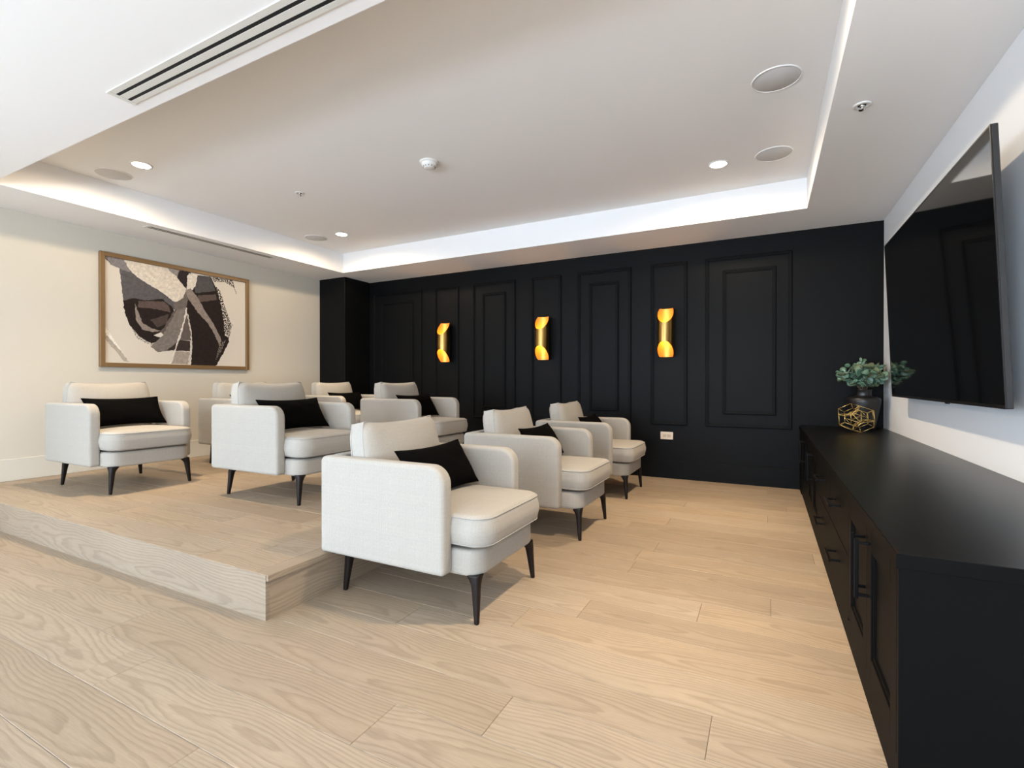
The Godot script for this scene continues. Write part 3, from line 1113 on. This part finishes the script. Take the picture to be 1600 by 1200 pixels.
func chairs():
	var c0 := make_chair()
	var p0 := make_pillow()
	# x, floor height, z, turn, chair label, cushion label, cushion shift
	var L := [
		[-1.502, 0.0, -2.11, 0.0, "pale grey tweed armchair nearest the camera, on the lower floor by the step corner", "black velvet pillow on the armchair nearest the camera, its far corner tipped up"],
		[-1.485, 0.0, -3.39, 0.0, "grey tweed armchair in the middle of the front row on the lower floor", "black velvet pillow on the middle front-row armchair, mostly behind its arm"],
		[-1.502, 0.0, -4.68, 0.0, "grey tweed armchair at the far end of the front row, beside the wall outlet", "black velvet lumbar pillow on the far front-row armchair, only its top showing"],
		[-3.245, ST, -2.62, 0.0, "grey tweed armchair in the middle row, at the near side of the platform", "black velvet lumbar pillow on the near middle-row armchair on the platform"],
		[-3.245, ST, -4.15, 0.0, "grey tweed armchair in the middle row close to the black wall, under the first sconce", "black velvet lumbar pillow on the far middle-row armchair, under the first sconce"],
		[-4.79, ST, -2.194, 0.0, "grey tweed armchair in the back row, fully in view below the framed print", "black velvet lumbar pillow on the back-row armchair below the framed print"],
		[-4.79, ST, -3.42, 0.0, "grey tweed armchair in the middle of the back row, mostly hidden by another chair", "black velvet pillow on the half hidden back-row armchair, one corner showing"],
		[-4.79, ST, -4.68, 0.0, "grey tweed armchair at the far end of the back row, before the black column", "black velvet lumbar pillow on the back-row armchair in front of the black column"]]
	for i in L.size():
		var q: Array = L[i]
		var c: Node3D = c0
		var p: Node3D = p0
		if i > 0:
			c = c0.duplicate()
			c.name = numbered("armchair")
			add_child(c)
			p = p0.duplicate()
			p.name = numbered("lumbar_pillow")
			add_child(p)
		c.position = Vector3(q[0], q[1], q[2])
		c.rotation.y = q[3]
		tag(c, q[4], "armchair", "matching grey armchairs")
		p.position = c.position + Vector3(0.06, 0.49, 0.0)
		p.rotation = Vector3(0, 0.03, deg_to_rad(31))
		tag(p, q[5], "pillow", "black pillows on the armchairs")

# ---------------------------------------------------------------- cabinets under the screen
func handle_mesh(L: float, vertical: bool, out := 0.034) -> SurfaceTool:
	# square bar pull on two posts, standing out along -x, centred on the origin
	var st := st_new()
	var d := Vector3(0, 1, 0) if vertical else Vector3(0, 0, 1)
	cbox(st, Vector3(-out, 0, 0), Vector3(0.011, 0.011, 0.011) + d * (L - 0.011), 0.0015)
	for s in [-1, 1]:
		cbox(st, Vector3(-out * 0.5, 0, 0) + d * s * (L * 0.5 - 0.012), Vector3(out, 0.009, 0.009), 0.001)
	st.generate_normals()
	return st

func shaker(parent: Node, n: String, y0: float, y1: float, z0: float, z1: float, x: float, rail := 0.07) -> Node3D:
	# a framed front with a sunken panel; z0 < z1; face at x, body behind it towards +x
	var st := st_new()
	var th := 0.02
	bb(st, Vector3(x, y0, z0), Vector3(x + th, y1, z0 + rail), 0.0015)
	bb(st, Vector3(x, y0, z1 - rail), Vector3(x + th, y1, z1), 0.0015)
	bb(st, Vector3(x, y0, z0 + rail), Vector3(x + th, y0 + rail, z1 - rail), 0.0015)
	bb(st, Vector3(x, y1 - rail, z0 + rail), Vector3(x + th, y1, z1 - rail), 0.0015)
	# inner lip
	for q in [[z0 + rail, z0 + rail + 0.01, y0 + rail, y1 - rail], [z1 - rail - 0.01, z1 - rail, y0 + rail, y1 - rail]]:
		bb(st, Vector3(x + 0.005, q[2], q[0]), Vector3(x + th, q[3], q[1]), 0.002)
	for q in [[y0 + rail, y0 + rail + 0.01], [y1 - rail - 0.01, y1 - rail]]:
		bb(st, Vector3(x + 0.005, q[0], z0 + rail), Vector3(x + th, q[1], z1 - rail), 0.002)
	st.generate_normals()
	var o := obj(n, st, M.cabinet, parent)
	obj("recessed_panel", bbm(Vector3(x + 0.012, y0 + rail - 0.003, z0 + rail - 0.003), Vector3(x + 0.019, y1 - rail + 0.003, z1 - rail + 0.003), 0.001), M.cabinet, o)
	return o

func cabinets():
	var xf := 0.29
	var top := 0.594
	var g := "black cabinet units under the screen"
	var spec := [
		["base_cabinet", "doors", -2.352, -1.51, "black two-door base cabinet at the near end of the row, with tall bar pulls"],
		["base_cabinet", "drawers", -2.985, -2.352, "black two-drawer base cabinet directly beyond the near pair of doors"],
		["base_cabinet", "drawers", -3.625, -2.985, "black two-drawer base cabinet in the middle of the row, second bank from the near doors"],
		["base_cabinet", "doors", -4.48, -3.625, "black two-door base cabinet just beyond the drawers"],
		["base_cabinet", "doors", -5.573, -4.48, "black two-door base cabinet at the far end against the black wall"]]
	for s in spec:
		var z0: float = s[2]
		var z1: float = s[3]
		var zc := (z0 + z1) * 0.5
		var t := thing(s[0], s[4], "cabinet", Vector3(xf, 0, zc), 0.0, g)
		var a := z0 - zc
		var b := z1 - zc
		var body := st_new()
		bb(body, Vector3(0.021, 0.0, a + 0.0005), Vector3(XR - xf, top, b - (0.0225 if z1 > -1.6 else 0.0005)), 0.001)
		body.generate_normals()
		obj("body", body, M.cabinet, t)
		if s[1] == "doors":
			var fill := 0.25 if z0 < -5.5 else 0.0
			var end := 0.022 if z1 > -1.6 else 0.0
			# face frame: bottom rail, end stile and filler
			var ff := st_new()
			bb(ff, Vector3(0.006, 0.0, a + fill), Vector3(0.021, 0.115, b - end), 0.001)
			if end > 0: obj("end_panel", bbm(Vector3(0.0, 0.0, b - end), Vector3(XR - xf, top, b), 0.002), M.cabinet, t)
			if fill > 0: bb(ff, Vector3(0.0, 0.0, a), Vector3(0.021, top, a + fill), 0.001)
			ff.generate_normals()
			obj("face_frame", ff, M.cabinet, t)
			var lo := a + fill + 0.002
			var hi := b - end - 0.002
			var m := (lo + hi) * 0.5
			var d1 := shaker(t, "door", 0.118, top - 0.004, lo, m - 0.0015, 0.0)
			var d2 := shaker(t, "door", 0.118, top - 0.004, m + 0.0015, hi, 0.0)
			var h := handle_mesh(0.19, true)
			var h1 := obj("handle", h, M.handle, d1)
			h1.position = Vector3(0, 0.455, m - 0.04)
			var h2 := obj("handle", h1.mesh, M.handle, d2)
			h2.position = Vector3(0, 0.455, m + 0.04)
		else:
			var ff := st_new()
			bb(ff, Vector3(0.006, 0.0, a), Vector3(0.021, 0.098, b), 0.001)
			ff.generate_normals()
			obj("face_frame", ff, M.cabinet, t)
			for yy in [[0.1, 0.356], [0.36, top - 0.004]]:
				var dr := obj("drawer", bbm(Vector3(0, yy[0], a + 0.0015), Vector3(0.021, yy[1], b - 0.0015), 0.0015), M.cabinet, t)
				var h := obj("handle", handle_mesh(0.17, false, 0.04), M.handle, dr)
				h.position = Vector3(0, yy[0] + (yy[1] - yy[0]) * (0.62 if yy[0] < 0.2 else 0.62), 0)
	var ct := thing("countertop", "long black satin countertop running over the cabinets below the wall screen", "countertop", Vector3(XR, top, ZB))
	obj("slab", bbm(Vector3(0.286 - XR, 0, 0), Vector3(0, 0.036, -1.505 - ZB), 0.002), M.counter, ct)
	obj("edge_band", bbm(Vector3(0.284 - XR, 0, 0), Vector3(0.286 - XR, 0.0352, -1.505 - ZB), 0.0006), M.cabinet, ct)
	obj("edge_band", bbm(Vector3(0.284 - XR, 0, -1.505 - ZB), Vector3(0, 0.0352, -1.503 - ZB), 0.0006), M.cabinet, ct)

# ---------------------------------------------------------------- screen
func television():
	var z0 := -4.66
	var z1 := -2.652
	var Ht := 1.152
	var L := z1 - z0
	var t := thing("wall_television", "large black flat screen tilted down on the white wall above the cabinet", "television", Vector3(0.85, 0.941, (z0 + z1) * 0.5))
	t.rotation.z = deg_to_rad(2.5)
	obj("housing", bbm(Vector3(0.002, 0, -L / 2), Vector3(0.025, Ht, L / 2), 0.003), mat(Color(0.09, 0.09, 0.095), 0.4), t)
	var bz := st_new()
	var e := 0.009
	for s in [-1, 1]:
		bb(bz, Vector3(-0.001, 0, s * L / 2), Vector3(0.003, Ht, s * (L / 2 - e)), 0.0008)
	bb(bz, Vector3(-0.001, 0, -L / 2 + e), Vector3(0.003, 0.014, L / 2 - e), 0.0008)
	bb(bz, Vector3(-0.001, Ht - e, -L / 2 + e), Vector3(0.003, Ht, L / 2 - e), 0.0008)
	bz.generate_normals()
	obj("bezel", bz, mat(Color(0.06, 0.06, 0.062), 0.35), t)
	var sm := mat(Color(0.02, 0.02, 0.021), 0.05)
	sm.metallic_specular = 0.75
	obj("screen", bbm(Vector3(0.0, 0.014, -L / 2 + e), Vector3(0.002, Ht - e, L / 2 - e), 0.0002), sm, t)
	obj("sensor", bbm(Vector3(0.003, -0.008, 0.23), Vector3(0.016, 0.001, 0.27), 0.002), mat(Color(0.05, 0.05, 0.05), 0.4), t)
	obj("rear_cover", bbm(Vector3(0.023, 0.2, -L * 0.3), Vector3(0.052, 0.8, L * 0.3), 0.006), mat(Color(0.06, 0.06, 0.06), 0.6), t)
	var br := st_new()
	for s in [-1, 1]:
		bb(br, Vector3(0.05, 0.3, s * 0.3 - 0.02), Vector3(0.066, 0.78, s * 0.3 + 0.02), 0.002)
	bb(br, Vector3(0.062, 0.5, -0.42), Vector3(0.125, 0.6, 0.42), 0.002)
	br.generate_normals()
	obj("wall_bracket", br, mat(Color(0.05, 0.05, 0.05), 0.5), t)

# ---------------------------------------------------------------- things on the cabinet
func vase_and_orb():
	var y := 0.63
	var at := Vector3(0.768, y, -5.34)
	var v := thing("vase", "round-shouldered matte black vase in the far corner of the countertop", "vase", at)
	obj("body", lathed([Vector2(0, 0.0), Vector2(0.082, 0.0), Vector2(0.088, 0.006), Vector2(0.1, 0.08), Vector2(0.119, 0.18), Vector2(0.13, 0.245), Vector2(0.13, 0.266), Vector2(0.122, 0.28), Vector2(0.098, 0.29), Vector2(0.07, 0.295), Vector2(0.062, 0.3)], 48), mat(Color(0.085, 0.075, 0.08), 0.38), v)
	obj("neck", lathed([Vector2(0.062, 0.298), Vector2(0.06, 0.31), Vector2(0.062, 0.345), Vector2(0.067, 0.352), Vector2(0.066, 0.356), Vector2(0.058, 0.355), Vector2(0.054, 0.345), Vector2(0.052, 0.3), Vector2(0, 0.3)], 40), mat(Color(0.085, 0.075, 0.08), 0.34), v)
	# eucalyptus
	var e := thing("eucalyptus_bunch", "bunch of grey-green eucalyptus stems with round leaves in the black vase", "plant", at + Vector3(0, 0.3, 0))
	var greens := [mat(Color(0.42, 0.55, 0.46), 0.6), mat(Color(0.33, 0.46, 0.37), 0.6), mat(Color(0.5, 0.61, 0.54), 0.6), mat(Color(0.4, 0.45, 0.33), 0.6)]
	for m in greens:
		m.backlight_enabled = true
		m.backlight = Color(0.12, 0.16, 0.1)
	var stem_m := mat(Color(0.36, 0.27, 0.2), 0.7)
	var r := RandomNumberGenerator.new()
	r.seed = 12
	var shapes := []
	for k in 3: shapes.append(leaf_mesh(0.026 + 0.004 * k, 0.4 + 0.5 * k))
	for s in 18:
		var az := TAU * s / 18.0 + r.randf_range(-0.15, 0.15)
		var reach := r.randf_range(0.12, 0.2) if s % 3 else r.randf_range(0.02, 0.09)
		var ht := r.randf_range(0.17, 0.27) if reach < 0.1 else r.randf_range(0.07, 0.21)
		var tip := Vector3(cos(az) * reach, 0.05 + ht, sin(az) * reach)
		if tip.x > 0.115: tip.x = 0.115
		if tip.z < -0.14: tip.z = -0.14
		var a := Vector3(cos(az) * 0.015, 0.004, sin(az) * 0.015)
		var c := Vector3(cos(az) * 0.025, 0.12, sin(az) * 0.025)
		var path := []
		for i in 9:
			var f := i / 8.0
			path.append(a.lerp(c, f).lerp(c.lerp(tip, f), f))
		var st := st_new()
		tube(st, path, 0.003, 6, false, 0.0012)
		st.generate_normals()
		var stem := obj("stem", st, stem_m, e)
		var n := 8
		for i in n:
			var f := 0.46 + 0.54 * i / (n - 1.0)
			var k := minf(f * 8.0, 7.999)
			var p: Vector3 = path[int(k)].lerp(path[int(k) + 1], k - int(k))
			for side in [-1, 1]:
				var lf := obj("leaf", shapes[r.randi() % 3], greens[r.randi() % 4], stem)
				var dirv: Vector3 = Vector3(r.randf_range(-1, 1), r.randf_range(-0.4, 0.7), r.randf_range(-1, 1)).normalized()
				var side_v: Vector3 = dirv.cross(Vector3(r.randf_range(-1, 1), 0.6, r.randf_range(-1, 1))).normalized()
				var nrm: Vector3 = side_v.cross(dirv).normalized()
				lf.transform = Transform3D(Basis(side_v, nrm, dirv) * Basis.from_scale(Vector3.ONE * r.randf_range(0.75, 1.15)), p)
	# wire orb
	var o := thing("wire_orb", "gold wire geometric orb with a smaller wire form inside, in front of the vase", "ornament", Vector3(0.665, y, -4.97))
	var ph := (1.0 + sqrt(5.0)) / 2.0
	var ico := []
	for s1 in [-1, 1]:
		for s2 in [-1, 1]:
			ico.append(Vector3(0, s1, s2 * ph).normalized())
			ico.append(Vector3(s1, s2 * ph, 0).normalized())
			ico.append(Vector3(s2 * ph, 0, s1).normalized())
	var rot := Basis(Vector3(0.4, 0.7, 0.2).normalized(), 0.55)
	var dod := []
	for i in 12:
		for j in range(i + 1, 12):
			for k in range(j + 1, 12):
				if ico[i].distance_to(ico[j]) < 1.1 and ico[j].distance_to(ico[k]) < 1.1 and ico[i].distance_to(ico[k]) < 1.1:
					dod.append((ico[i] + ico[j] + ico[k]).normalized())
	var R := 0.13
	var ctr := Vector3.ZERO
	var lowest := 9.0
	for q in dod: lowest = minf(lowest, (rot * q).y)
	ctr.y = -lowest * R + 0.002
	var outer := st_new()
	var inner := st_new()
	for i in dod.size():
		for j in range(i + 1, dod.size()):
			if dod[i].distance_to(dod[j]) < 0.75:
				tube(outer, [ctr + rot * dod[i] * R, ctr + rot * dod[j] * R], 0.0024, 6)
				tube(inner, [ctr + rot * dod[i] * R * 0.66, ctr + rot * dod[j] * R * 0.66], 0.0019, 6)
	outer.generate_normals()
	inner.generate_normals()
	obj("outer_frame", outer, M.gold, o)
	obj("inner_frame", inner, M.gold, o)
	var core := st_new()
	for i in 12:
		for j in range(i + 1, 12):
			if ico[i].distance_to(ico[j]) < 1.1:
				tube(core, [ctr + rot * ico[i] * R * 0.53, ctr + rot * ico[j] * R * 0.53], 0.0017, 5)
	for q in dod: tube(core, [ctr + rot * q * R * 0.66, ctr + rot * q * R], 0.0015, 5)
	core.generate_normals()
	obj("link_wires", core, M.gold, o)
	o.scale = Vector3(1.16, 0.95, 1.16)

func leaf_mesh(r: float, cup: float) -> ArrayMesh:
	# a round, gently cupped leaf with a short stalk, lying in xz and growing along +z
	var st := st_new()
	st.set_smooth_group(0)
	var n := 12
	var rings := [0.0, 0.55, 1.0]
	for side in [1, -1]:
		var P := []
		for q in rings:
			var l := []
			for k in n:
				var a := TAU * k / n
				var taper := 1.0 + 0.12 * cos(a)
				var x: float = sin(a) * r * q
				var z: float = r * 1.15 + cos(a) * r * q * taper
				l.append(Vector3(x, cup * r * 0.25 * q * q * absf(sin(a)) + side * 0.0005 * (1.0 - q), z))
			P.append(l)
		for i in 2:
			for k in n:
				var j := (k + 1) % n
				if i == 0: tri(st, P[0][0], P[1][k], P[1][j], Vector3.UP * side)
				else: quad(st, P[i][k], P[i][j], P[i + 1][j], P[i + 1][k], Vector3.UP * side)
	tube(st, [Vector3.ZERO, Vector3(0, 0, r * 0.3)], 0.0012, 4)
	st.generate_normals()
	return st.commit()

func outlet():
	var t := thing("wall_outlet", "cream horizontal double wall outlet on the black wall behind the front row", "outlet", Vector3(-0.97, 0.464, ZB))
	obj("cover_plate", bbm(Vector3(-0.067, -0.041, 0.0), Vector3(0.067, 0.041, 0.006), 0.003), mat(Color(0.86, 0.8, 0.72), 0.4), t)
	var im := mat(Color(0.78, 0.7, 0.6), 0.4)
	for s in [-1, 1]:
		var o := obj("socket", bbm(Vector3(s * 0.024 - 0.018, -0.017, 0.005), Vector3(s * 0.024 + 0.018, 0.017, 0.0085), 0.003), im, t)
		var h := st_new()
		for y in [-0.007, 0.007]:
			bb(h, Vector3(s * 0.024 - 0.009, y - 0.0012, 0.008), Vector3(s * 0.024 - 0.001, y + 0.0012, 0.0088), 0.0003)
		bb(h, Vector3(s * 0.024 + 0.006, -0.0025, 0.008), Vector3(s * 0.024 + 0.011, 0.0025, 0.0088), 0.0003)
		h.generate_normals()
		obj("slot", h, M.slot, o)
	obj("screw", lathed_screw(), M.chrome, t)

func lathed_screw() -> SurfaceTool:
	var st := st_new()
	lathe(st, [Vector2(0.003, 0.0), Vector2(0.003, 0.001), Vector2(0, 0.0014)], 10, Transform3D(Basis(Vector3(1, 0, 0), PI / 2), Vector3(0, 0, 0.006)))
	st.generate_normals()
	return st
